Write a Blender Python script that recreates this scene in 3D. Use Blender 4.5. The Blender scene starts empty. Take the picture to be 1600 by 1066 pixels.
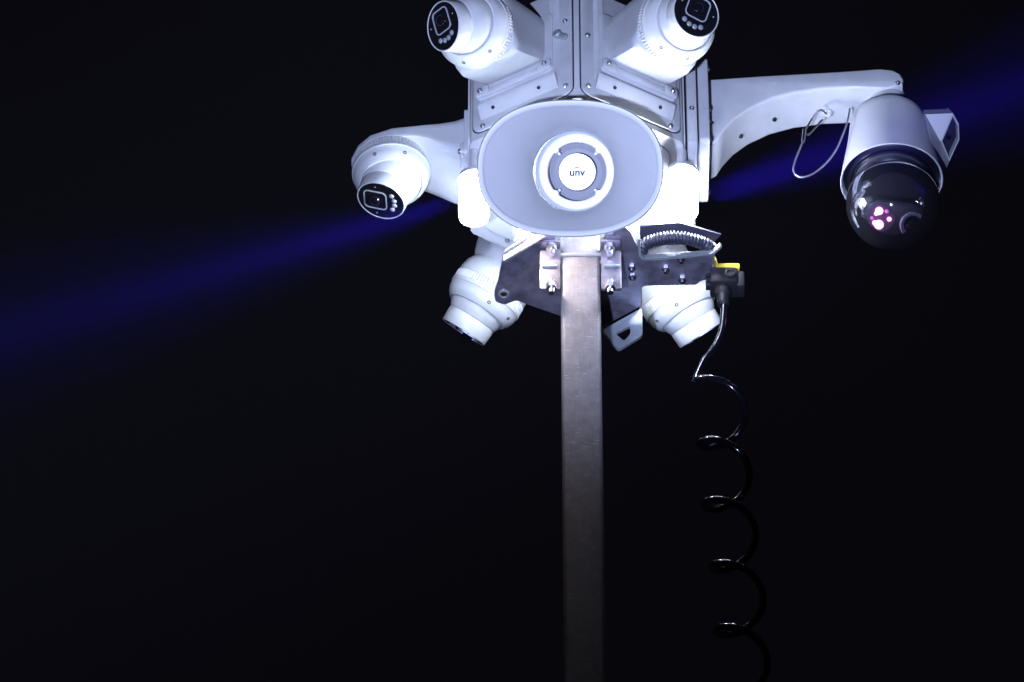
import bpy, bmesh, math, random
from mathutils import Vector, Matrix, Quaternion
random.seed(4)
S = bpy.context.scene
COL = S.collection
PI = math.pi
V = Vector

# ------------------------------------------------------------------ camera
TH = math.radians(46.0)                   # the photographer looks up at the mast head
DIR = V((0, math.cos(TH), math.sin(TH)))
UP = V((0, -math.sin(TH), math.cos(TH)))
RT = V((1, 0, 0))
TOW = -DIR                                # towards the viewer
H = 8.6                                   # height of the look-at point above the ground (m)
DIST = 10.0
FOC = 10000.0                             # focal length in photo pixels
AIM = V((-0.108, 0, H))
cam = bpy.data.cameras.new('camera')
cam.sensor_width = 36.0
cam.lens = 36.0 * FOC / 1600.0
cam.clip_start = 0.1
cam.clip_end = 500
camo = bpy.data.objects.new('camera', cam)
COL.objects.link(camo)
camo.location = AIM - DIR * DIST
camo.rotation_euler = DIR.to_track_quat('-Z', 'Y').to_euler()
S.camera = camo

# ------------------------------------------------------------------ night world, lamps, exposure
w = bpy.data.worlds.new('World')
S.world = w
w.use_nodes = True
bgn = w.node_tree.nodes['Background']
bgn.inputs[0].default_value = (0.62, 0.55, 1.0, 1)
bgn.inputs[1].default_value = 0.0032
S.view_settings.view_transform = 'Standard'
S.view_settings.look = 'None'
S.view_settings.exposure = 0
S.view_settings.gamma = 1
S.cycles.use_denoising = True
S.cycles.max_bounces = 8
S.cycles.transparent_max_bounces = 8
S.cycles.sample_clamp_indirect = 6
S.cycles.caustics_reflective = False
S.cycles.caustics_refractive = False


def spot(name, loc, aim, power, col, angle, blend, radius=0.03):
    l = bpy.data.lights.new(name, 'SPOT')
    l.energy = power
    l.color = col
    l.spot_size = math.radians(angle)
    l.spot_blend = blend
    l.shadow_soft_size = radius
    o = bpy.data.objects.new(name, l)
    COL.objects.link(o)
    o.location = loc
    o.rotation_euler = (V(aim) - V(loc)).to_track_quat('-Z', 'Y').to_euler()
    return o


def mm(x, y, z):
    return V((x * .001, y * .001, H + z * .001))


# key spot added beside the viewpoint to light the mast head
spot('added_key_spot', camo.location + V((-0.9, 0.1, -0.5)), mm(120, -50, 620), 7800, (.50, .59, .98), 7.0, 0.7, 0.10)
# blue spots added beside the strobe lamps, imitating lens flare streaks
for ang, pw in ((5.5, 46000), (12, 30000), (28, 10000)):
    spot('flare_beam', mm(-190, -95, 212), mm(-190 - 955, -95 + 80, 212 - 320), pw * .75, (.035, .010, 1.0), ang, 1.0, 0.02)
    spot('flare_beam', mm(188, -95, 226), mm(188 + 945, -95 - 290, 226 + 160), pw * .75, (.035, .010, 1.0), ang, 1.0, 0.02)


# ------------------------------------------------------------------ materials
def mat(name, base, rough=.5, metal=0., spec=.5, coat=0., bump=0., bscale=400., var=0., vscale=20., emit=None, estr=0., rvar=0.):
    m = bpy.data.materials.new(name)
    m.use_nodes = True
    nt = m.node_tree
    b = nt.nodes['Principled BSDF']
    b.inputs['Base Color'].default_value = (*base, 1)
    b.inputs['Roughness'].default_value = rough
    b.inputs['Metallic'].default_value = metal
    b.inputs['Specular IOR Level'].default_value = spec
    b.inputs['Coat Weight'].default_value = coat
    tc = nt.nodes.new('ShaderNodeTexCoord')
    if emit:
        b.inputs['Emission Color'].default_value = (*emit, 1)
        b.inputs['Emission Strength'].default_value = estr
    if var or rvar:
        n = nt.nodes.new('ShaderNodeTexNoise')
        n.inputs['Scale'].default_value = vscale
        n.inputs['Detail'].default_value = 6
        n.inputs['Roughness'].default_value = .62
        nt.links.new(tc.outputs['Object'], n.inputs['Vector'])
        if var:
            r = nt.nodes.new('ShaderNodeValToRGB')
            r.color_ramp.elements[0].position = .3
            r.color_ramp.elements[1].position = .7
            r.color_ramp.elements[0].color = (*[max(0, q * (1 - var)) for q in base], 1)
            r.color_ramp.elements[1].color = (*[min(1, q * (1 + var * .5)) for q in base], 1)
            nt.links.new(n.outputs['Fac'], r.inputs[0])
            nt.links.new(r.outputs[0], b.inputs['Base Color'])
        if rvar:
            mr = nt.nodes.new('ShaderNodeMapRange')
            mr.inputs[3].default_value = max(.02, rough - rvar)
            mr.inputs[4].default_value = min(1, rough + rvar)
            nt.links.new(n.outputs['Fac'], mr.inputs[0])
            nt.links.new(mr.outputs[0], b.inputs['Roughness'])
    if bump:
        n2 = nt.nodes.new('ShaderNodeTexNoise')
        n2.inputs['Scale'].default_value = bscale
        n2.inputs['Detail'].default_value = 3
        nt.links.new(tc.outputs['Object'], n2.inputs['Vector'])
        bp = nt.nodes.new('ShaderNodeBump')
        bp.inputs['Strength'].default_value = bump
        bp.inputs['Distance'].default_value = .001
        nt.links.new(n2.outputs['Fac'], bp.inputs['Height'])
        nt.links.new(bp.outputs[0], b.inputs['Normal'])
    return m


M = {}
M['white'] = mat('white_powder_coat', (.50, .51, .52), .42, bump=.25, bscale=900, var=.16, vscale=14, rvar=.08)
M['plastic'] = mat('white_camera_plastic', (.54, .55, .54), .36, bump=.10, bscale=1200, var=.06, vscale=18, rvar=.06)
M['horn'] = mat('grey_horn_plastic', (.56, .57, .58), .5, bump=.12, bscale=700, var=.08, vscale=9)
M['hornwhite'] = mat('white_horn_throat', (.92, .92, .90), .30, coat=.3)
M['ptz'] = mat('white_hood_paint', (.50, .51, .53), .42, bump=.10, bscale=900, var=.07, vscale=16)
M['black'] = mat('black_gloss_plastic', (.006, .006, .008), .12, coat=.5)
M['shroud'] = mat('black_satin_shroud', (.004, .004, .006), .35, spec=.3)
M['rubber'] = mat('black_rubber', (.012, .012, .014), .55)
M['flat'] = mat('black_flat_plastic', (.014, .014, .018), .45, bump=.1, bscale=600)
M['disc'] = mat('dark_grey_plastic', (.035, .035, .04), .38, bump=.3, bscale=500, var=.4, vscale=120)
M['halo_disc'] = mat('grey_halo_disc', (.08, .075, .09), .5)
M['horndark'] = mat('dark_grey_horn_plastic', (.30, .30, .32), .5)
M['hornrim'] = mat('pale_horn_rim', (.66, .67, .68), .45)
M['cable'] = mat('black_cable_jacket', (.007, .007, .011), .14, spec=.6, coat=1.0, bump=.06, bscale=150)
M['chrome'] = mat('screw_steel', (.55, .55, .58), .28, 1.0)
M['darkhole'] = mat('screw_recess', (.03, .03, .035), .5, .6)
M['frame'] = mat('lens_frame_silver', (.55, .56, .60), .35, .4)
M['led'] = mat('led_lens', (.26, .27, .29), .12, coat=1.0, bump=.3, bscale=300)
M['lens'] = mat('camera_lens_glass', (.004, .004, .008), .03, coat=1.0)
M['logo'] = mat('logo_print', (.012, .014, .03), .6, spec=.2)
M['yellow'] = mat('yellow_plastic', (.80, .62, .04), .4)
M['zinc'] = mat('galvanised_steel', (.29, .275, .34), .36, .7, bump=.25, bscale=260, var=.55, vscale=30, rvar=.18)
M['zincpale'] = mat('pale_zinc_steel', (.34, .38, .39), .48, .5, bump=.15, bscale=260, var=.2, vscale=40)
M['wire'] = mat('steel_wire_rope', (.55, .55, .60), .35, .8)
M['conduit'] = mat('grey_conduit_plastic', (.03, .03, .05), .45)
M['lampglow_right'] = mat('lamp_lens_white', (.9, .9, .9), .3, emit=(.74, .80, 1.0), estr=250)
M['lampglow_left'] = mat('lamp_lens_cool', (.9, .9, .9), .3, emit=(.68, .80, 1.0), estr=88)
M['lamptip'] = mat('lamp_tip_diffuser', (.9, .9, .9), .3, emit=(.80, .87, 1.0), estr=9)
M['warm'] = mat('warm_lamp_lens', (.9, .85, .8), .3, emit=(1.0, .80, .68), estr=560)
M['irled'] = mat('infrared_led', (.9, .4, .8), .3, emit=(1.0, .22, .72), estr=16)
M['irdim'] = mat('infrared_led_dim', (.5, .2, .45), .3, emit=(1.0, .22, .75), estr=1.2)


def pole_material():
    m = bpy.data.materials.new('brushed_galvanised_tube')
    m.use_nodes = True
    nt = m.node_tree
    b = nt.nodes['Principled BSDF']
    b.inputs['Metallic'].default_value = .12
    tc = nt.nodes.new('ShaderNodeTexCoord')
    geo = nt.nodes.new('ShaderNodeNewGeometry')
    mp = nt.nodes.new('ShaderNodeMapping')
    mp.inputs['Scale'].default_value = (420, 420, 20)
    nt.links.new(geo.outputs['Position'], mp.inputs['Vector'])
    n = nt.nodes.new('ShaderNodeTexNoise')
    n.inputs['Scale'].default_value = 1
    n.inputs['Detail'].default_value = 4
    nt.links.new(mp.outputs[0], n.inputs['Vector'])
    n2 = nt.nodes.new('ShaderNodeTexNoise')
    n2.inputs['Scale'].default_value = 55
    n2.inputs['Detail'].default_value = 8
    n2.inputs['Roughness'].default_value = .7
    nt.links.new(geo.outputs['Position'], n2.inputs['Vector'])
    mx = nt.nodes.new('ShaderNodeMix')
    mx.data_type = 'FLOAT'
    mx.inputs[0].default_value = .7
    nt.links.new(n.outputs['Fac'], mx.inputs[2])
    nt.links.new(n2.outputs['Fac'], mx.inputs[3])
    r = nt.nodes.new('ShaderNodeValToRGB')
    r.color_ramp.elements[0].position = .33
    r.color_ramp.elements[1].position = .66
    r.color_ramp.elements[0].color = (.165, .157, .166, 1)
    r.color_ramp.elements[1].color = (.30, .285, .30, 1)
    nt.links.new(mx.outputs[0], r.inputs[0])
    # short pale scuffs across the face, from the tube sliding in its guides
    mp2 = nt.nodes.new('ShaderNodeMapping')
    mp2.inputs['Scale'].default_value = (70, 70, 520)
    nt.links.new(geo.outputs['Position'], mp2.inputs['Vector'])
    n3 = nt.nodes.new('ShaderNodeTexNoise')
    n3.inputs['Scale'].default_value = 1
    n3.inputs['Detail'].default_value = 1
    nt.links.new(mp2.outputs[0], n3.inputs['Vector'])
    r3 = nt.nodes.new('ShaderNodeValToRGB')
    r3.color_ramp.elements[0].position = .69
    r3.color_ramp.elements[1].position = .76
    nt.links.new(n3.outputs['Fac'], r3.inputs[0])
    mc = nt.nodes.new('ShaderNodeMix')
    mc.data_type = 'RGBA'
    nt.links.new(r3.outputs[0], mc.inputs[0])
    nt.links.new(r.outputs[0], mc.inputs[6])
    mc.inputs[7].default_value = (.62, .60, .60, 1)
    nt.links.new(mc.outputs[2], b.inputs['Base Color'])
    mr = nt.nodes.new('ShaderNodeMapRange')
    mr.inputs[3].default_value = .45
    mr.inputs[4].default_value = .7
    nt.links.new(n2.outputs['Fac'], mr.inputs[0])
    nt.links.new(mr.outputs[0], b.inputs['Roughness'])
    bp = nt.nodes.new('ShaderNodeBump')
    bp.inputs['Strength'].default_value = .25
    bp.inputs['Distance'].default_value = .0006
    nt.links.new(mx.outputs[0], bp.inputs['Height'])
    nt.links.new(bp.outputs[0], b.inputs['Normal'])
    return m


M['pole'] = pole_material()


def dome_material():
    m = bpy.data.materials.new('smoked_dome')
    m.use_nodes = True
    nt = m.node_tree
    nt.nodes.clear()
    o = nt.nodes.new('ShaderNodeOutputMaterial')
    t = nt.nodes.new('ShaderNodeBsdfTransparent')
    t.inputs[0].default_value = (.55, .52, .62, 1)
    g = nt.nodes.new('ShaderNodeBsdfGlossy')
    g.inputs['Roughness'].default_value = .06
    g.inputs[0].default_value = (.9, .9, 1, 1)
    f = nt.nodes.new('ShaderNodeFresnel')
    f.inputs[0].default_value = 1.5
    mx = nt.nodes.new('ShaderNodeMixShader')
    nt.links.new(f.outputs[0], mx.inputs[0])
    nt.links.new(t.outputs[0], mx.inputs[1])
    nt.links.new(g.outputs[0], mx.inputs[2])
    df = nt.nodes.new('ShaderNodeBsdfDiffuse')
    df.inputs[0].default_value = (.10, .10, .13, 1)
    m2 = nt.nodes.new('ShaderNodeMixShader')
    m2.inputs[0].default_value = .07
    nt.links.new(mx.outputs[0], m2.inputs[1])
    nt.links.new(df.outputs[0], m2.inputs[2])
    nt.links.new(m2.outputs[0], o.inputs[0])
    return m


M['dome'] = dome_material()

# ------------------------------------------------------------------ building helpers (all lengths in mm, origin = look-at height)
WLOC = {}


def basis(origin, normal, up=(0, 0, 1)):
    z = V(normal).normalized()
    u = V(up)
    u = u - z * u.dot(z)
    if u.length < 1e-6:
        u = V((0, 1, 0)) - z * z.y
    u.normalize()
    x = u.cross(z)
    m = Matrix((x, u, z)).transposed().to_4x4()
    m.translation = V(origin)
    return m


ID = Matrix.Identity(4)


def pix(px, py, Y=None, Z=None):
    """measure a point: where the line of sight through a photo pixel meets a depth or a height (mm)"""
    C = V((-108, 0, 0)) - DIR * FOC
    v = DIR * FOC + RT * (px - 800) + UP * (533 - py)
    k = (Y - C.y) / v.y if Y is not None else (Z - C.z) / v.z
    return C + v * k


def faces(bm, rings, closed=True, caps=(True, True)):
    n = len(rings[0])
    for a, b in zip(rings[:-1], rings[1:]):
        for i in range(n if closed else n - 1):
            j = (i + 1) % n
            try:
                bm.faces.new((a[i], a[j], b[j], b[i]))
            except ValueError:
                pass
    if caps[0]:
        bm.faces.new(list(reversed(rings[0])))
    if caps[1]:
        bm.faces.new(rings[-1])


def ringv(bm, m, pts):
    return [bm.verts.new(m @ V(p)) for p in pts]


def lathe(bm, m, prof, n=48, caps=(True, True), mod=None):
    """profile of (radius, height) turned about the local z axis"""
    rings = []
    for r, z in prof:
        ring = []
        for i in range(n):
            a = 2 * PI * i / n
            rr = r + (mod(i, z) if mod else 0)
            ring.append((rr * math.cos(a), rr * math.sin(a), z))
        rings.append(ringv(bm, m, ring))
    faces(bm, rings, True, caps)


def box(bm, m, c, s, bevel=0., seg=2):
    r = bmesh.ops.create_cube(bm, size=1)
    vs = r['verts']
    for v in vs:
        v.co = V((v.co.x * s[0] + c[0], v.co.y * s[1] + c[1], v.co.z * s[2] + c[2]))
    if bevel:
        es = list({e for v in vs for e in v.link_edges})
        q = bmesh.ops.bevel(bm, geom=es, offset=bevel, segments=seg, affect='EDGES', profile=.5)
        vs = list({v for f in q['faces'] for v in f.verts} | {v for v in vs if v.is_valid})
    for v in vs:
        v.co = m @ v.co


def prism(bm, m, poly, z0, z1, bevel=0., seg=2):
    t = bmesh.new()
    a = [t.verts.new((x, y, z0)) for x, y in poly]
    b = [t.verts.new((x, y, z1)) for x, y in poly]
    faces(t, [a, b])
    bmesh.ops.recalc_face_normals(t, faces=t.faces)
    if bevel:
        es = [e for e in t.edges if abs(e.verts[0].co.z - e.verts[1].co.z) < 1e-6]
        bmesh.ops.bevel(t, geom=es, offset=bevel, segments=seg, affect='EDGES', profile=.5)
    merge(bm, t, m)


def merge(bm, t, m=ID):
    mp = {}
    for v in t.verts:
        mp[v] = bm.verts.new(m @ v.co)
    for f in t.faces:
        try:
            bm.faces.new([mp[v] for v in f.verts])
        except ValueError:
            pass
    t.free()


def rrect(w_, h_, r, n=6, cx=0., cy=0., radii=None):
    """rounded rectangle, counter-clockwise; radii = (tr, tl, bl, br)"""
    rr = radii or (r, r, r, r)
    out = []
    for k, (sx, sy) in enumerate(((1, 1), (-1, 1), (-1, -1), (1, -1))):
        q = max(rr[k], .01)
        for i in range(n + 1):
            a = PI / 2 * k + PI / 2 * i / n
            out.append((cx + sx * (w_ / 2 - q) + q * math.cos(a), cy + sy * (h_ / 2 - q) + q * math.sin(a)))
    return out


def smooth_poly(pts, r, n=5):
    """round the corners of a polygon"""
    out = []
    N = len(pts)
    for i in range(N):
        p = V((*pts[i], 0)); a = V((*pts[i - 1], 0)); b = V((*pts[(i + 1) % N], 0))
        da, db = (a - p), (b - p)
        q = min(r, da.length * .45, db.length * .45)
        s, e = p + da.normalized() * q, p + db.normalized() * q
        for k in range(n + 1):
            t = k / n
            w_ = s * (1 - t) ** 2 + p * 2 * t * (1 - t) + e * t * t
            out.append((w_.x, w_.y))
    return out


def frames(points, up=None):
    pts = [V(p) for p in points]
    out = []
    tn = [(pts[min(i + 1, len(pts) - 1)] - pts[max(i - 1, 0)]).normalized() for i in range(len(pts))]
    nrm = V(up) if up else tn[0].orthogonal()
    for i, p in enumerate(pts):
        nrm = (nrm - tn[i] * nrm.dot(tn[i]))
        if nrm.length < 1e-6:
            nrm = tn[i].orthogonal()
        nrm.normalize()
        out.append((p, tn[i], nrm.copy(), tn[i].cross(nrm)))
    return out


def tube(bm, points, r, n=12, rad=None, caps=(True, True)):
    rings = []
    fr = frames(points)
    for k, (p, t, a, b) in enumerate(fr):
        q = rad(k, len(fr)) if rad else r
        rings.append([bm.verts.new(p + a * (q * math.cos(2 * PI * i / n)) + b * (q * math.sin(2 * PI * i / n))) for i in range(n)])
    faces(bm, rings, True, caps)


def smooth_path(pts, sub=10):
    """Catmull-Rom through the points"""
    p = [V(q) for q in pts]
    p = [p[0] * 2 - p[1]] + p + [p[-1] * 2 - p[-2]]
    out = []
    for i in range(1, len(p) - 2):
        for k in range(sub):
            t = k / sub
            out.append(.5 * ((2 * p[i]) + (p[i + 1] - p[i - 1]) * t + (2 * p[i - 1] - 5 * p[i] + 4 * p[i + 1] - p[i + 2]) * t * t
                             + (3 * p[i] - p[i - 1] - 3 * p[i + 1] + p[i + 2]) * t ** 3))
    out.append(p[-2])
    return out


def obj(name, bm, material, parent=None, angle=35, label=None):
    """link the bmesh as ONE mesh object; its origin is put in its own middle"""
    bmesh.ops.recalc_face_normals(bm, faces=bm.faces)
    co = [v.co for v in bm.verts]
    c = V([(min(q[i] for q in co) + max(q[i] for q in co)) / 2 for i in range(3)])
    for v in bm.verts:
        v.co = (v.co - c) * .001
    me = bpy.data.meshes.new(name)
    bm.to_mesh(me)
    bm.free()
    me.polygons.foreach_set('use_smooth', [True] * len(me.polygons))
    me.set_sharp_from_angle(angle=math.radians(angle))
    me.materials.append(material if not isinstance(material, str) else M[material])
    o = bpy.data.objects.new(name, me)
    COL.objects.link(o)
    wl = mm(*c)
    WLOC[o.name] = wl
    if parent:
        o.parent = parent
        o.location = wl - WLOC[parent.name]
    else:
        o.location = wl
    if label:
        o['label'] = label
    return o


def thing(name, loc, label, cat, group=None):
    o = bpy.data.objects.new(name, None)
    o.empty_display_size = .05
    COL.objects.link(o)
    o.location = mm(*loc)
    WLOC[o.name] = o.location.copy()
    tag(o, label, cat, group)
    return o


def tag(o, label, cat, group=None):
    o['label'] = label
    o['category'] = cat
    if group:
        o['group'] = group
    return o


def B():
    return bmesh.new()


def screw(parent, pos, normal, r=4.2, material='chrome', name='screw', h=3.0):
    """pan head with a dark hex socket"""
    m = basis(V(pos), normal)
    b = B()
    lathe(b, m, [(r, -.5), (r, h * .5), (r * .8, h), (r * .5, h), (r * .46, h * .35)], 14)
    o = obj(name, b, material, parent)
    return o


# ================================================================== the hexagonal equipment housing
XB, R6 = -5.0, 197.0
ZB, ZT = 352.0, 628.0                   # bottom and top of the housing
APO = R6 * math.cos(PI / 6)
housing = thing('equipment_housing', (XB, 0, ZB), 'white hexagonal metal housing carrying the cameras on its sides', 'housing')

b = B()
hexa = []
for k in range(6):
    a = -PI / 2 + k * PI / 3
    for s in (-1, 1):                    # corners taken off a little
        aa = a + s * .022
        hexa.append((XB + (R6 - 3) * math.cos(aa), (R6 - 3) * math.sin(aa)))
prism(b, ID, hexa, ZB, ZT, 2.0)
obj('shell', b, 'white', housing)

FN = [(-.5, -.8660254), (.5, -.8660254), (1, 0), (-1, 0), (-.5, .8660254), (.5, .8660254)]


def face_m(k, z=490.):
    nx, ny = FN[k]
    return basis((XB + nx * (APO - 2.6), ny * (APO - 2.6), z), (nx, ny, 0))


for k in range(6):
    fm = face_m(k)
    pw, z0, z1 = 182.0, 366.0, 622.0
    hh = z1 - z0
    cy = (z0 + z1) / 2 - 490
    b = B(); prism(b, fm, rrect(pw + 4.4, hh + 4.4, 18, 6, 0, cy), .2, 2.6)  # black plate behind the panel, standing in for shadow in the seam
    obj('seam_shadow_plate', b, 'rubber', housing)
    b = B(); prism(b, fm, rrect(pw, hh, 16, 6, 0, cy), .5, 5.5, 1.2)
    pn = obj('door_panel', b, 'white', housing)
    if k < 2:
        ins = 1 if k == 0 else -1        # local side that touches the front corner
        # folded rib beside the front seam
        b = B()
        x0 = ins * 58
        prof = [(-7, 5.2), (-5, 9.5), (5, 9.5), (11, 5.2)]
        poly = [(x0 + ins * p, q) for p, q in prof]
        mm_ = fm @ Matrix(((1, 0, 0, 0), (0, 0, 1, 0), (0, 1, 0, 0), (0, 0, 0, 1)))
        prism(b, mm_, poly, z0 - 490 + 46, z1 - 490 - 4, .0)
        obj('folded_rib', b, 'white', pn)
        # sloped drip ledge along the foot of the door
        b = B()
        xa, xb_ = (-76, 66) if k == 0 else (-66, 76)
        for_l = [(402 - 490 - 12, 5.2), (402 - 490 - 12, 6.4), (402 - 490 + 8, 17), (402 - 490 + 14, 17), (402 - 490 + 14, 5.2)]
        mx_ = fm @ Matrix(((0, 0, 1, 0), (1, 0, 0, 0), (0, 1, 0, 0), (0, 0, 0, 1)))
        prism(b, mx_, for_l, xa, xb_, .6, 1)
        led_ = obj('drip_ledge', b, 'white', pn)
        for x in (-50 if k == 0 else 50, 34 if k == 0 else -34):
            p = fm @ V((x, 402 - 490 - 2, 12.6))
            nn = fm.to_3x3() @ V((0, -.45, .9))
            b = B(); lathe(b, basis(p, nn), [(3.0, -2), (3.0, .4)], 12)
            obj('drain_hole', b, 'darkhole', led_)
        for x, y in ((ins * 80, 373 - 490 + 12), (-ins * 72, 374 - 490), (ins * 80, (506 if k else 540) - 490)):
            screw(pn, fm @ V((x, y, 5.5)), fm.to_3x3() @ V((0, 0, 1)), 4.4)

# turned latch on the left front door, just above the horn
fm = face_m(0)
b = B()
lm = fm @ Matrix.Translation((74, 505 - 490, 5.5)) @ Matrix.Rotation(math.radians(-42), 4, 'Z')
box(b, lm, (0, 0, 4), (26, 9, 7), 2)
lathe(b, lm @ Matrix.Translation((-8, 0, 0)), [(7, 0), (7, 9), (5.5, 10.5)], 20)
lat = obj('door_latch', b, 'zincpale', housing)

# bottom cover inside the hexagon and a few details on it
b = B()
h2 = []
for k in range(6):
    a = -PI / 2 + k * PI / 3
    h2.append((XB + (R6 - 26) * math.cos(a), (R6 - 26) * math.sin(a)))
prism(b, ID, smooth_poly(h2, 16), ZB - 4, ZB + .5, 1.0)
bc = obj('bottom_cover', b, 'white', housing)
for k in range(6):
    a = -PI / 2 + k * PI / 3
    for s in (-.25, .25):
        screw(bc, (XB + (R6 - 42) * math.cos(a + s), (R6 - 42) * math.sin(a + s), ZB - 4), (0, 0, -1), 4)
for x in (-95, -62, 60):
    b = B()
    lathe(b, basis((x, 92, ZB - 4), (0, 0, -1)), [(13, -.5), (13, 6), (10.5, 8), (10.5, 20), (8, 23), (5, 23)], 18)
    obj('cable_gland', b, 'plastic', bc)

# ================================================================== turret cameras
GRP = 'turret cameras around the hexagonal housing'


def elbow(bm, p0, n0, w0, h0, p1, n1, r1, pull=.5, steps=14, n=40, up0=(0, 0, 1), sq=9.0):
    """bracket body: from a rounded rectangle on the wall to a round seat under the camera base"""
    p0, p1, n0, n1 = V(p0), V(p1), V(n0).normalized(), V(n1).normalized()
    d = (p1 - p0).length
    c0, c1 = p0 + n0 * d * pull, p1 - n1 * d * pull
    x0 = V(up0).cross(n0).normalized()
    rings = []
    for s in range(steps + 1):
        t = s / steps
        c = p0 * (1 - t) ** 3 + c0 * 3 * t * (1 - t) ** 2 + c1 * 3 * t * t * (1 - t) + p1 * t ** 3
        nn = n0.lerp(n1, t * t * (3 - 2 * t)).normalized()
        x = (x0 - nn * x0.dot(nn)).normalized()
        y = nn.cross(x)
        e = sq + (2.0 - sq) * max(0, min(1, (t - .72) / .28))
        tt = t ** .8
        a = w0 / 2 * (1 - tt) + r1 * tt
        q = h0 / 2 * (1 - tt) + r1 * tt
        ring = []
        for i in range(n):
            f = 2 * PI * i / n
            cc, ss = math.cos(f), math.sin(f)
            k = (abs(cc) ** e + abs(ss) ** e) ** (-1 / e)
            ring.append(bm.verts.new(c + x * (a * cc * k) + y * (q * ss * k)))
        rings.append(ring)
    faces(bm, rings)


def turret(label, wall, wn, w0, h0, base, bn, look, led, pull=.08, seat=None, back=0):
    t = thing('turret_camera', base, label, 'security camera', GRP)
    wall, base, wn = V(wall), V(base), V(wn).normalized()
    bn, look = V(bn).normalized(), V(look).normalized()
    b = B()
    if seat:                                  # flat wedge arm with the camera hung below its tip
        rings = []
        for X, yw, zt, zb in seat:
            ring = []
            for i in range(40):
                f = 2 * PI * i / 40
                cc, ss = math.cos(f), math.sin(f)
                k = (abs(cc) ** 7 + abs(ss) ** 7) ** (-1 / 7)
                ring.append(b.verts.new((X, yw * cc * k, (zt + zb) / 2 + (zt - zb) / 2 * ss * k)))
            rings.append(ring)
        faces(b, rings)
    else:
        elbow(b, wall + wn * 5 + V((0, 0, 10)), wn, w0, h0 - 26, base - bn * back * .8, bn, 57 if not back else 46, pull)
    if back:
        bx_ = B()
        lathe(bx_, basis(base, bn), [(20, -back), (40, -back * .97), (52, -back * .8), (59, -back * .5), (61.5, -back * .2), (61.5, 0)], 72)
        obj('junction_box', bx_, 'plastic', t)
    br = obj('wall_bracket', b, 'white', t)
    if True:
        fmx = basis(wall, wn)
        b = B()
        prism(b, fmx, rrect(w0 + 26, h0 + 6, 9), 0, 7, 1.5)
        fl = obj('flange', b, 'white', br)
        b = B()
        for s in (-1, 1):                # bosses for the two lower screws
            prism(b, fmx, rrect(24, 22, 5, 4, s * (w0 / 2), -h0 / 2 + 10), 6, 13, 2)
        prism(b, fmx, rrect(w0 + 4, 15, 3, 4, 0, -h0 / 2 + 5), 6, 12, 2)
        obj('flange_foot', b, 'white', br)
        for s in (-1, 1):
            screw(br, fmx @ V((s * (w0 / 2 + 2), -h0 / 2 + 10, 13)), wn, 4.4)
    bm_ = basis(base, bn)
    b = B()
    lathe(b, bm_, [(60, 0), (61.5, 1), (61.5, 15), (59.5, 16)], 216, mod=lambda i, z: (1.1 if i % 3 else -.9) if 0 < z < 15.5 else 0)
    obj('ribbed_ring', b, 'plastic', t)
    b = B()
    lathe(b, bm_, [(40, 14), (62.5, 14), (63.5, 16), (63.2, 20), (62.2, 21), (61.4, 22), (60.5, 30), (57, 38), (51.5, 44.5), (49.5, 45), (49.5, 40)], 80)
    bs = obj('base', b, 'plastic', t)
    ball = base + bn * 30
    lm_ = basis(ball, look, -V(led))
    b = B()
    prof = []
    for i in range(17):
        a = math.radians(-60 + i * (112.0 / 16))
        prof.append((50 * math.cos(a), 50 * math.sin(a)))
    prof = [(r, z) for r, z in prof if z < 27] + [(42.3, 27.3), (41.2, 28.2), (41.0, 29), (41.6, 30), (40.6, 52.6), (40, 54.2), (39.2, 54.6), (38.6, 54.2), (38.2, 51)]
    lathe(b, lm_, prof, 80, caps=(True, True))
    eb = obj('eyeball', b, 'plastic', t)
    b = B()
    lathe(b, lm_, [(38.1, 50), (38.1, 53.5), (37.4, 54.2)], 64)
    fp = obj('face_plate', b, 'black', t)
    # rounded square lens window with a silver outline
    b = B()
    o_, i_ = rrect(39, 39, 8.5, 6, 0, 9), rrect(35.2, 35.2, 7, 6, 0, 9)
    ro = ringv(b, lm_, [(x, y, 54.1) for x, y in o_]); rt = ringv(b, lm_, [(x, y, 55.3) for x, y in o_])
    rt2 = ringv(b, lm_, [(x, y, 55.3) for x, y in i_]); ri = ringv(b, lm_, [(x, y, 54.1) for x, y in i_])
    faces(b, [ro, rt, rt2, ri], True, (False, False))
    obj('window_frame', b, 'frame', fp)
    b = B()
    lathe(b, lm_ @ Matrix.Translation((0, 9, 54.2)), [(13, -.5), (13, .3), (12, .6), (10, .7), (9.4, .5)], 32)
    obj('lens_ring', b, 'black', fp)
    b = B()
    cap = [(9.2 * math.cos(a), 8.2 * math.sin(a)) for a in [PI / 2 * q / 12 for q in range(12)]] + [(.05, 8.2)]
    lathe(b, lm_ @ Matrix.Translation((0, 9, 54.6)), cap, 32)
    obj('lens', b, 'lens', fp)
    for q in (-1.5, -.5, .5, 1.5):
        x = q * 10.0
        y = -23.5 + abs(q) ** 1.7 * 2.3
        b = B()
        cap = [(4.6, -.4)] + [(4.6 * math.cos(a), 2.6 * math.sin(a)) for a in [PI / 2 * k / 5 for k in range(5)]] + [(.05, 2.6)]
        lathe(b, lm_ @ Matrix.Translation((x, y, 54.2)), cap, 18)
        obj('led', b, 'led', fp)
    for s in (-1, 1):                     # light sensors beside the window
        b = B(); lathe(b, lm_ @ Matrix.Translation((s * 29, 8, 54.2)), [(1.5, -.3), (1.3, .6)], 10)
        obj('sensor', b, 'led', fp)
    # two dark screw holes on the side of the base that faces down
    dn = V((0, 0, -1)) - bn * (-bn.z)
    if dn.length < .3:
        dn = TOW - bn * TOW.dot(bn)
    dn.normalize()
    sd = bn.cross(dn)
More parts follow.
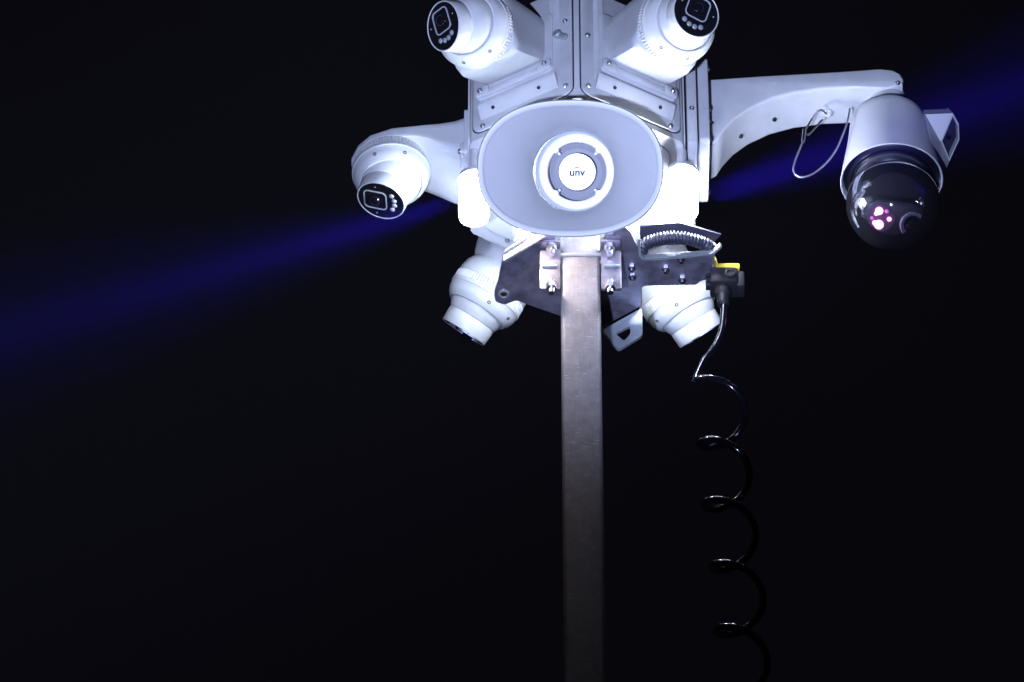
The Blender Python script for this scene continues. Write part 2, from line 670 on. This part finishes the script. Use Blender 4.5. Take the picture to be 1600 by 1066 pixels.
    for a in (-.42, .42):
        q = (dn * math.cos(a) + sd * math.sin(a))
        p = base + bn * 33.5 + q * 59.0
        b = B(); lathe(b, basis(p, q * .85 + bn * .5), [(3.0, -2), (3.0, .5), (1.6, .6), (1.5, -.6)], 12)
        obj('screw', b, 'darkhole', bs)
    return t


def img(x, y, toward):
    """direction given along the picture's right, up and towards the viewer"""
    return (RT * x + UP * y + TOW * toward).normalized()


n0, n1 = V((*FN[0], 0)), V((*FN[1], 0))
F0 = lambda k, x, z: face_m(k) @ V((x, z - 490, 5.6))
# front left (door facing the photographer's left)
turret('turret camera with sideways lens on the left front door above the horn', F0(0, -11, 500), n0, 114, 132,
       pix(747, 50, Y=-243), (-.44, -.76, -.48), img(-.77, .0, .64), RT * .55 + UP * -.80)
turret('turret camera with its lens facing forward on the right front door', F0(1, 11, 500), n1, 114, 132,
       pix(1051, 44, Y=-243), (.42, -.77, -.48), img(.42, .25, .87), RT * -.45 + UP * -.88)
turret('turret camera hanging from a bracket on the left side face', (-176 - 2, 0, 416), (-1, 0, 0), 112, 100,
       pix(611, 259, Y=0), (.03, -.04, -1), img(-.30, -.70, .65), RT * .98 + UP * .05,
       seat=[(-181, 62, 464, 368), (-200, 60, 456, 371), (-225, 60, 449, 388), (-245, 60, 444, 402), (-262, 60, 440, 408), (-300, 60, 433, 410), (-335, 50, 426, 410), (-355, 32, 421, 410), (-366, 8, 417, 411)])
nl, nr = V((*FN[4], 0)), V((*FN[5], 0))
turret('rear turret camera pointing away below the housing, beside the drilled plate wing', F0(4, 0, 432), nl, 112, 122,
       pix(767, 452, Y=258), img(-.52, -.82, .22), img(-.54, -.84, .08), RT * -.84 + UP * .54, back=42)
turret('rear turret camera pointing away below the housing, behind the cable connector', F0(5, 0, 432), nr, 112, 122,
       pix(1053, 456, Y=258), img(.52, -.82, .22), img(.53, -.85, .02), RT * -.84 + UP * -.54, back=42)

# ================================================================== dome camera on the long arm
PX, PZ = 501.0, 369.5                       # hood axis and rim height
ptz = thing('dome_camera', (206, 0, 390), 'large pan tilt dome camera with white hood on long curved arm', 'security camera')
b = B()
box(b, ID, ((172 + 188) / 2, 0, 462), (16, 186, 206), 2)
obj('side_plate', b, 'white', ptz)
b = B()
pm = basis((188, 0, (389 + 592) / 2), (1, 0, 0))
prism(b, pm, rrect(140, 203, 10), 0, 21, 3)
rp = obj('root_plate', b, 'white', ptz)
for y in (-58, 58):
    for z in (405, 478, 576):
        screw(rp, (209, y, z), (1, 0, 0), 4.5)
screw(rp, (180, -93, 540), (0, -1, 0), 4.5)
screw(rp, (180, -93, 440), (0, -1, 0), 4.5)
# the arm: side outline swept across its width
top = [(206, 578), (300, 588), (420, 598), (490, 605)]
tip = [(512, 602), (524, 592), (528, 578), (526, 566)]
under = [(500, 556), (450, 559), (400, 556), (350, 546), (310, 530), (275, 506), (250, 480), (232, 452), (222, 430), (206, 418)]
armp = [(x, z) for x, z in top + tip + under]
b = B()
am = Matrix(((1, 0, 0, 0), (0, 0, 1, 0), (0, 1, 0, 0), (0, 0, 0, 1)))
prism(b, am, armp, -33, 48, 5, 3)
arm = obj('arm', b, 'white', ptz, 30)
for x, z in ((262, 492.3), (318, 533.2)):
    dx = V((.7, 0, -.7)) if x < 300 else V((.38, 0, -.92))
    screw(arm, (x, 14, z), dx, 4.0, 'darkhole')
screw(arm, (214, -33, 470), (0, -1, 0), 4.2)
screw(arm, (518, -33, 568), (0, -1, 0), 4.2)
# round seat, neck and hood
b = B()
lathe(b, Matrix.Translation((PX, 0, 0)), [(30, 572), (30, 540), (34, 530), (34, 500)], 48)
obj('neck', b, 'white', ptz)
b = B()
z0 = PZ
prof = [(20, 524), (46, 521), (56, 516), (61, 507), (63, 494), (67, 462), (72, 430), (77, 404), (81, 378), (82.5, z0), (81.5, z0 - 1.5), (79.5, z0), (78, 378), (73, 404), (66, 430)]
lathe(b, Matrix.Translation((PX, 0, 0)), prof, 96, caps=(True, True))
obj('hood', b, 'ptz', ptz)
b = B()
lathe(b, Matrix.Translation((PX, 0, 0)), [(77.5, 392), (77.4, 380), (72, 374), (66, 372.5), (64, 376), (30, 377)], 96)
obj('rim_ring', b, 'shroud', ptz)
b = B()
lathe(b, Matrix.Translation((PX, 0, 0)), [(64, 373.5), (63.5, 370.5), (61, 369.5), (58, 371), (20, 371)], 96)
obj('inner_ring', b, 'shroud', ptz)
b = B()
lathe(b, Matrix.Translation((PX, 0, 0)), [(60, 370.5), (58, 366), (40, 362), (18, 361)], 64)
obj('turntable', b, 'disc', ptz)
# smoked dome
DC = V((PX, 0, 316.0)); DR = 75.0
b = B()
prof = [(math.sqrt(DR ** 2 - 49.0 ** 2) + 1, 49.5)]
for i in range(40):
    a = math.radians(42 - i * (132.0 / 39))
    prof.append((max(.05, DR * math.cos(a)), DR * math.sin(a)))
lathe(b, Matrix.Translation(DC), prof, 96, caps=(False, True))
obj('dome', b, 'dome', ptz, 60)
# camera block inside the dome, looking down and towards the viewer
look = img(.06, -.20, .97)
lkm = basis(DC + UP * -21 + TOW * 14, look, RT * .12 + UP * .9)
b = B()
prism(b, lkm, rrect(104, 58, 28, 8), -14, 16, 5)
blk = obj('camera_block', b, 'disc', ptz)
lp = lkm @ Matrix.Translation((30, -6, 16))
b = B()
lathe(b, lp, [(21, -4), (21.5, 6), (20, 8), (18, 7), (17, 2), (14, 0)], 40)
obj('lens_ring', b, 'horndark', blk)
b = B()
cap = [(15 * math.cos(PI / 2 * q / 8), 7 * math.sin(PI / 2 * q / 8)) for q in range(8)] + [(.05, 7)]
lathe(b, lp @ Matrix.Translation((0, 0, .5)), cap, 40)
obj('lens', b, 'lens', blk)
b = B()
rm = lkm @ Matrix.Translation((-22, -2, 16))
lathe(b, rm, [(23, -2), (22, .8), (10, .9), (.05, 1)], 40)  # disc added around the infrared leds to spread their glow as a halo
obj('led_halo_disc', b, 'halo_disc', blk)
for x, y, r, g in ((-27, 9, 6.0, 'irled'), (-31, 4, 3.0, 'irled'), (-24, -13, 7.2, 'irled'), (-31, -11, 3.6, 'irled'), (-9, -2, 3.2, 'irled'), (-37, -4, 2.6, 'irdim'), (-15, 10, 3, 'irdim')):
    m = lkm @ Matrix.Translation((x, y, 17))
    b = B()
    lathe(b, m, [(r, -1), (r, 2.5), (r * .7, 4), (.05, 4.8)], 20)
    obj('infrared_led', b, g, blk)
# white shelter with a dark mouth on the right flank of the hood
def slab(bm, pts, off):
    a = [bm.verts.new(V(p)) for p in pts]
    c = [bm.verts.new(V(p) + V(off)) for p in pts]
    faces(bm, [a, c])


qa, qb, qb2, qc, qd = pix(1489, 177, Y=-30), pix(1498, 194, Y=-12), pix(1499, 218, Y=10), pix(1483, 253, Y=42), pix(1470, 222, Y=-4)
qe, qg, qh = pix(1456, 219, Y=-40), pix(1446, 179, Y=-30), pix(1470, 285, Y=40)
mouth = [qa, qb, qb2, qc, qd]
mid = sum(mouth, V()) / 5
upv = V((-6, 26, 44))
b = B()
r0 = [b.verts.new(p) for p in mouth]
r1 = [b.verts.new(mid + (p - mid) * .86) for p in mouth]
r2 = [b.verts.new(mid + (p - mid) * .84 + upv * .8) for p in mouth]
r3 = [b.verts.new(mid + (p - mid) * .9 + upv) for p in mouth]
r4 = [b.verts.new(mid + (p - mid) * 1.0 + upv * .9) for p in mouth]
faces(b, [r2, r1, r0, r4, r3], True, (True, True))
sh = obj('side_shelter', b, 'ptz', ptz, 25)
b = B()
slab(b, [mid + (p - mid) * .83 + upv * .35 for p in mouth], upv * .3)  # dark slab standing in for the shade inside the hollow shelter
obj('shelter_shade_fill', b, 'flat', sh)
b = B()
lathe(b, basis(mid + upv * .34 + V((-2, 4, -4)), -upv), [(5, -2), (5, 3), (3, 5)], 14)
obj('sensor', b, 'lens', sh)
b = B()
slab(b, [qg, qa, qd, qe], upv * .7)
slab(b, [qe, qd, qc, qh], upv * .55)
obj('shelter_flap', b, 'ptz', ptz, 25)

# ================================================================== safety tether between the arm and the hood
hk = pix(1293, 178, Z=553)
teth = thing('safety_tether', hk, 'thin steel wire tether looped from the arm to the dome hood', 'tether')
b = B()
pts = [pix(x, y, Y=Y) for x, y, Y in ((1257, 216, -20), (1250, 232, -22), (1241, 256, -22), (1241, 270, -22), (1252, 277, -22), (1270, 272, -22), (1290, 256, -24),
                                      (1306, 235, -28), (1318, 208, -34), (1324, 190, -36), (1328, 170, -30))]
tube(b, smooth_path(pts, 8), 1.55, 8)
obj('wire_rope', b, 'wire', teth)
b = B()
pts = [pix(x, y, Y=Y) for x, y, Y in ((1291, 178, hk.y - 4), (1284, 172, hk.y - 16), (1277, 174, 0), (1270, 184, -18), (1262, 197, -18), (1257, 206, -18), (1262, 211, -18), (1270, 204, -18), (1285, 187, -18))]
tube(b, smooth_path(pts, 8), 1.7, 8)
obj('snap_hook', b, 'chrome', teth)
b = B()
pts = [pix(x, y, Y=-19) for x, y in ((1257, 203), (1256, 212), (1255, 222))]
tube(b, smooth_path(pts, 4), 3.2, 10)
obj('crimp_sleeve', b, 'chrome', teth)
b = B()
lathe(b, basis(hk + V((0, 0, 3)), (-.05, -.1, -1)), [(8, -4), (8, 3), (5, 6), (2, 6)], 16)
obj('anchor_boss', b, 'white', teth)

# ================================================================== horn loudspeaker
HN = img(-.05, .02, 1.0)                      # axis, out of the mouth
HC = pix(891, 263, Y=-232)
hm = basis(HC, HN, UP)
horn = thing('horn_speaker', HC, 'oval grey horn loudspeaker with round white badge under the housing', 'loudspeaker')


def oval(a, c, e, z, n=96):
    out = []
    for i in range(n):
        f = 2 * PI * i / n
        cc, ss = math.cos(f), math.sin(f)
        k = (abs(cc) ** e + abs(ss) ** e) ** (-1 / e)
        out.append((a * cc * k, c * ss * k, z))
    return out


inner, outer = [], []
N = 22
for i in range(N + 1):
    t = i / N                                 # 0 mouth, 1 throat
    f = (1 - t) ** 2.6
    a = 63 + (134 - 63) * f
    c = 63 + (96 - 63) * f
    e = 2.25 + .25 * math.sin(PI * t) if t < 1 else 2.0
    inner.append(oval(a + .6, c + .6, 2.3 - .3 * t, -5 - 119 * t))
    outer.append(oval(a + 5, c + 5, 2.3 - .3 * t, -10 - 116 * t))
lip = [oval(134.5, 96.5, 2.32, -3), oval(135.5, 97.5, 2.32, -.5), oval(138, 100, 2.32, 1.6), oval(143, 105, 2.32, 2), oval(145, 107, 2.32, -1), oval(145, 107, 2.32, -7), oval(142, 104, 2.3, -11)]
b = B()
rings = [ringv(b, hm, r) for r in reversed(outer)] + [ringv(b, hm, r) for r in inner]
faces(b, rings, True, (False, False))
obj('bell', b, 'horn', horn, 50)
b = B()
faces(b, [ringv(b, hm, r) for r in lip + [oval(134.5, 96.5, 2.32, -11.5), oval(134.5, 96.5, 2.32, -3)]], True, (False, False))
obj('rim', b, 'hornrim', horn, 50)
TZ = Matrix.Translation((6, 0, -124))
b = B()
# moulded collar where the bell meets the throat
lathe(b, hm @ TZ, [(66, -3), (65.5, 6), (62, 9), (59.5, 7), (59, -2)], 72, caps=(False, False))
obj('throat_collar', b, 'horn', horn)
b = B()
lathe(b, hm @ TZ, [(60, -2), (60, 6), (59, 9), (54, 10.5), (48, 10), (46.3, 8), (46, -26)], 72, caps=(False, False))
obj('throat_ring', b, 'hornwhite', horn)
b = B()
lathe(b, hm @ TZ, [(46.2, -26), (38, -22), (30, -24), (29, -8), (27, -26), (10, -26)], 64, caps=(False, True))
obj('throat_gap', b, 'horndark', horn)
for k in range(4):
    a = PI / 4 + k * PI / 2
    b = B()
    m = hm @ TZ @ Matrix.Rotation(a, 4, 'Z')
    box(b, m, (42.5, 0, -14), (9, 4, 18), 1)
    lathe(b, m @ Matrix.Translation((48.5, 0, 0)), [(6, -6), (6, 8), (4.5, 10.5)], 16)
    obj('strut', b, 'hornwhite', horn)
b = B()
lathe(b, hm @ TZ, [(29.5, -24), (29.5, 1), (28.5, 3), (27.2, 3), (27, 1.5)], 64, caps=(False, False))
obj('badge_rim', b, 'frame', horn)
b = B()
lathe(b, hm @ TZ, [(27.1, -10), (27.1, 3.6), (25.5, 4.8), (12, 5.2), (.05, 5.3)], 64)
badge = obj('badge', b, 'hornwhite', horn)
# printed lettering
cu = bpy.data.curves.new('lettering', 'FONT')
cu.body = 'unv'
cu.size = 17
cu.extrude = .25
cu.offset = .35
cu.align_x = 'CENTER'
cu.align_y = 'CENTER'
to = bpy.data.objects.new('lettering_source', cu)
COL.objects.link(to)
bpy.context.view_layer.update()
tm = to.evaluated_get(bpy.context.evaluated_depsgraph_get()).to_mesh()
b = B()
b.from_mesh(tm)
bmesh.ops.transform(b, matrix=hm @ TZ @ Matrix.Translation((0, -1.2, 5.6)), verts=b.verts)
# small arch over the middle letter
a_pts = [(hm @ TZ @ V((-.4 + 3.6 * math.cos(q), 4.6 + 2.2 * math.sin(q), 5.6))) for q in [PI * k / 8 for k in range(9)]]
tube(b, a_pts, .55, 6)
bpy.data.objects.remove(to)
obj('lettering', b, 'logo', badge)
b = B()
lathe(b, hm @ TZ, [(66, 0), (64, -14), (58, -24), (56, -60), (50, -66)], 48, caps=(False, True))
obj('driver', b, 'horn', horn)
b = B()
p_ = hm @ V((0, 0, -170))
box(b, ID, (p_.x, p_.y + 26, (p_.z + ZB) / 2 + 6), (60, 40, ZB - p_.z + 4), 4)
obj('mounting_block', b, 'white', horn)

# ================================================================== strobe lamps either side of the horn
for sx, px_, zc, gm, lab in ((-1, -168., 240., 'lampglow_left', 'cool white strobe lamp hanging beside the left turret camera bracket'),
                             (1, 162., 252., 'lampglow_right', 'dazzling white strobe lamp hanging at the foot of the long arm')):
    t = thing('strobe_lamp', (px_, -80, ZB), lab, 'lamp', 'strobe lamps either side of the horn')
    lmx = Matrix.Translation((px_, -80, zc))
    b = B()
    lathe(b, lmx, [(8, ZB - zc), (8, 56), (20, 54), (25, 50), (25, 44), (22, 43)], 32)
    obj('lamp_cap', b, 'white', t)
    b = B()
    lathe(b, lmx, [(23, 44), (24, 36), (24, -36), (23.5, -40)], 32)
    obj('lamp_lens', b, gm, t)
    b = B()
    lathe(b, lmx, [(23.4, -39.8), (21, -43), (15, -47), (8, -49), (.05, -49.5)], 32)
    obj('lens_tip', b, 'lamptip', t)
    b = B()
    lathe(b, lmx, [(27, 46), (27, 41), (25.2, 40), (25.2, 46)], 32, caps=(False, False))
    obj('lamp_collar', b, 'frame', t)

# small warm lamp added under the horn for the glow on the mast top
wp = pix(817, 361, Y=-80)
t = thing('added_warm_lamp', wp, 'small added warm lamp glowing below the horn rim beside the mast', 'lamp')
wm = basis(wp, (.35, .1, -.93))
b = B()
lathe(b, wm, [(10.5, -2), (11, 1), (9.5, 6), (6, 9), (.05, 10.5)], 24)
obj('lamp_lens', b, 'warm', t)
b = B()
lathe(b, wm, [(6, -26), (12, -22), (13, -4), (13, 1), (11.5, 1.5)], 24)
obj('lamp_body', b, 'white', t)
b = B()
tube(b, smooth_path([wp - (wm.to_3x3() @ V((0, 0, 24))), wp + V((-14, 30, 70)), V((wp.x - 10, wp.y + 40, ZB - 4))], 8), 4, 10)
obj('stem', b, 'white', t)

# ================================================================== steel mast and the mast head plate
mast = thing('mast', (0, 0, -8600), 'square galvanised steel mast tube rising to the camera housing', 'mast')
b = B()
prism(b, ID, rrect(62, 62, 7), -8600, ZB - 3, 0)
obj('tube', b, 'pole', mast)
b = B()
tube(b, [(-31, -32.5, 161), (-10, -33, 162), (12, -33, 161), (32, -32.5, 162)], 3.2, 8)
obj('weld_seam', b, 'zincpale', mast)

ZP = 182.0
plate = thing('mast_head_plate', (0, 0, ZP), 'dark galvanised steel mast head plate with wings clamped on the mast', 'bracket')


def plan(pts, r=6, Z=ZP):
    return smooth_poly([tuple(pix(x, y, Z=Z).xy) for x, y in pts], r)


out = [(852, 352), (787, 395), (778, 440), (772, 458), (774, 472), (788, 477), (806, 470), (878, 495), (940, 512), (1003, 478), (1003, 449), (1011, 447),
       (1088, 446), (1094, 440), (1114, 436), (1115, 395), (1002, 400), (985, 362), (965, 345), (948, 347), (948, 412), (868, 412), (868, 347)]
b = B()
prism(b, ID, plan(out, 5), ZP, ZP + 6, .8, 1)
main = obj('plate', b, 'zinc', plate)
# bright folded edge of the left wing
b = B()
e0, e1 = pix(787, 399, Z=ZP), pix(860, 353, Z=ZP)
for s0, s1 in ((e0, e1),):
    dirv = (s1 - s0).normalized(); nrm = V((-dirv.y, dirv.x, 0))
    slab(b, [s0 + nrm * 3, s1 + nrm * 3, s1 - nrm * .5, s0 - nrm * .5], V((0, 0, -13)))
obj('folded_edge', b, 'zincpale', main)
# hole in the tip of the left wing, with a pale bushing
hp = pix(787, 459, Z=ZP)
b = B()
lathe(b, basis(hp, (0, 0, -1)), [(9, -1), (9, 2.5), (6, 2.8), (5.4, -.5)], 24, caps=(False, False))
obj('bushing', b, 'zincpale', main)
b = B()
lathe(b, basis(hp, (0, 0, -1)), [(6, -.6), (6, .3)], 20)
obj('hole', b, 'darkhole', main)
# cable tray: raised lip round the right extension
b = B()
tr = [pix(x, y, Z=ZP) for x, y in ((998, 368), (1000, 394), (1007, 400), (1060, 397), (1114, 391), (1126, 380))]
for p, q in zip(tr[:-1], tr[1:]):
    dv = (q - p).normalized(); nv = V((-dv.y, dv.x, 0)) * 2
    slab(b, [p + nv, q + nv, q - nv, p - nv], V((0, 0, -9)))
obj('tray_lip', b, 'zincpale', plate)
b = B()
pts = [tuple(pix(x, y, Z=ZP + 12).xy) for x, y in ((1000, 366), (1000, 398), (1114, 392), (1127, 379), (1062, 360))]
prism(b, ID, pts, ZP + 30, ZP + 33)
obj('tray_back', b, 'conduit', plate)
b = B()
p0_ = pix(1114, 395, Z=ZP); p1_ = pix(1115, 436, Z=ZP)
slab(b, [p0_, p1_, p1_ + V((3, 0, 0)), p0_ + V((3, 0, 0))], V((0, 0, -10)))
obj('end_flange', b, 'zinc', plate)
# clamp lugs beside the tube, with studs and nuts
for s in (-1, 1):
    lx = 48 * s
    b = B()
    lmx = Matrix(((1, 0, 0, 0), (0, 0, 1, 0), (0, 1, 0, 0), (0, 0, 0, 1)))
    prism(b, lmx, rrect(32, 88, 4, 4, lx, 127), -34, -29, .8)
    lug = obj('clamp_lug', b, 'zinc', plate)
    b = B()
    box(b, ID, (lx + 1 * s, -36, 132), (24, 6, 4), 1)
    obj('lug_rib', b, 'zincpale', lug)
    for zz, dz in ((168, 0), (80, 0)):
        b = B()
        m = Matrix.Translation((lx - s * 2, -42, zz))
        lathe(b, m, [(8.5, -5), (8.5, 5)], 6)
        lathe(b, m, [(5, -15), (5, 12), (4, 13)], 14)
        obj('stud_nut', b, 'chrome', lug)
    b = B()
    prism(b, ID, rrect(32, 16, 2, 3, lx, -40), 85 if False else 176, 181, .5)
    obj('lug_foot', b, 'zinc', lug)
for x, y in ((987, 418), (988, 432), (1064, 404), (1066, 436), (1040, 420)):
    p = pix(x, y, Z=ZP)
    b = B()
    lathe(b, basis(p, (0, 0, -1)), [(6.5, -.5), (6.5, 4), (4.8, 5)], 6)
    lathe(b, basis(p, (0, 0, -1)), [(3.6, 3), (3.6, 9), (3, 10)], 12)
    obj('bolt', b, 'chrome', main)
# pale folded towing eye below the plate
eye = [(941, 516), (1003, 481), (1004, 524), (966, 547)]
hol = [(961, 521), (985, 509), (985, 522), (975, 533)]
Yp = 104
e3 = [pix(x, y, Y=Yp) for x, y in eye]; h3 = [pix(x, y, Y=Yp) for x, y in hol]
eo = smooth_poly([(p.x, p.z) for p in e3], 7, 4); ho = smooth_poly([(p.x, p.z) for p in h3], 5, 4)
b = B()
A = [b.verts.new((x, Yp, z)) for x, z in eo]; Cc = [b.verts.new((x, Yp + 5, z)) for x, z in eo]
A2 = [b.verts.new((x, Yp, z)) for x, z in ho]; C2 = [b.verts.new((x, Yp + 5, z)) for x, z in ho]
faces(b, [A2, A, Cc, C2, A2], True, (False, False))
obj('lifting_eye', b, 'zincpale', plate)
# ribbed conduit curled above the tray
b = B()
pts = [pix(x, y, Z=ZP + 8) for x, y in ((1002, 394), (1008, 382), (1028, 374), (1052, 371), (1078, 374), (1100, 381), (1112, 389))]
raw = smooth_path(pts, 40)
path, acc = [raw[0]], 0.
for p, q in zip(raw[:-1], raw[1:]):
    acc += (q - p).length
    if acc >= 1.1:
        path.append(q)
        acc = 0.
tube(b, path, 9, 14, rad=lambda k, n: 9.5 + (1.3 if k % 4 < 2 else -1.2))
cd = obj('conduit_hose', b, 'conduit', None, 60)
tag(cd, 'grey ribbed conduit hose curled in the tray of the mast head plate', 'hose')

# ================================================================== connector and coiled cable
cp = pix(1135, 440, Y=20)
con = thing('cable_connector', cp, 'black cable connector with yellow locking lever at the plate end', 'connector')
cm = basis(cp, (0, -1, 0))
b = B(); box(b, cm, (-4, -2, 0), (44, 34, 38), 4); box(b, cm, (22, -8, 2), (12, 34, 26), 2)
body_ = obj('body', b, 'flat', con)
b = B()
for i in range(3):
    box(b, cm, (-28, 6 - i * 11, 4), (10, 6, 12), 1.5)
obj('terminal', b, 'flat', con)
b = B()
lathe(b, basis(cp + V((-6, 0, -18)), (0, 0, -1)), [(13, -4), (13, 12), (10, 16), (10, 34), (7, 38)], 18)
obj('strain_relief', b, 'rubber', con)
b = B()
box(b, cm @ Matrix.Rotation(math.radians(14), 4, 'Z'), (-10, 32, 10), (10, 38, 7), 3)
box(b, cm, (4, 18, 14), (34, 12, 8), 2)
obj('locking_lever', b, 'yellow', con)
b = B()
lathe(b, cm @ Matrix.Translation((6, -2, 19)), [(9, -1), (9, 2), (6, 3.5), (5, 1)], 20)
obj('release_button', b, 'rubber', con)

b = B()
lead = [pix(x, y, Y=20) for x, y in ((1131, 468), (1131, 492), (1127, 522), (1114, 548), (1099, 566))]
hel = []
ax0, ax1 = pix(1121, 600, Y=20), pix(1176, 1180, Y=30)
turns = 5.9
steps = 26
ph0 = PI * 1.02
for i in range(int(turns * steps) + 1):
    f = i / (turns * steps)
    c = ax0.lerp(ax1, f)
    a = ph0 + f * turns * 2 * PI
    rr = 37 * (1 + .05 * math.sin(f * 23))
    hel.append(c + V((rr * math.cos(a), rr * math.sin(a), 0)))
tail = [hel[-1] + V((10, 10, -60)), hel[-1] + V((0, 30, -400)), V((hel[-1].x, 60, -1800))]
tube(b, smooth_path(lead + hel[1:] + tail, 4), 5.8, 14)
cc = obj('coiled_cable', b, 'cable', None, 80)
tag(cc, 'black coiled spiral cable hanging beside the mast below the connector', 'cable')

# ================================================================== thin haze added to make the flare streaks visible
b = B()
b2 = bmesh.ops.create_cube(b, size=1)
for v in b.verts:
    v.co = V((v.co.x * 9000, -3400 + v.co.y * 9600, -9600 + (v.co.z + .5) * 10600))
hz = obj('haze', b, 'white')
hz['kind'] = 'stuff'
hm_ = bpy.data.materials.new('flare_haze')
hm_.use_nodes = True
nt = hm_.node_tree
nt.nodes.clear()
o = nt.nodes.new('ShaderNodeOutputMaterial')
pv = nt.nodes.new('ShaderNodeVolumePrincipled')
pv.inputs['Color'].default_value = (.9, .92, 1, 1)
pv.inputs['Density'].default_value = .0006
pv.inputs['Anisotropy'].default_value = 0
nt.links.new(pv.outputs[0], o.inputs['Volume'])
hz.data.materials[0] = hm_
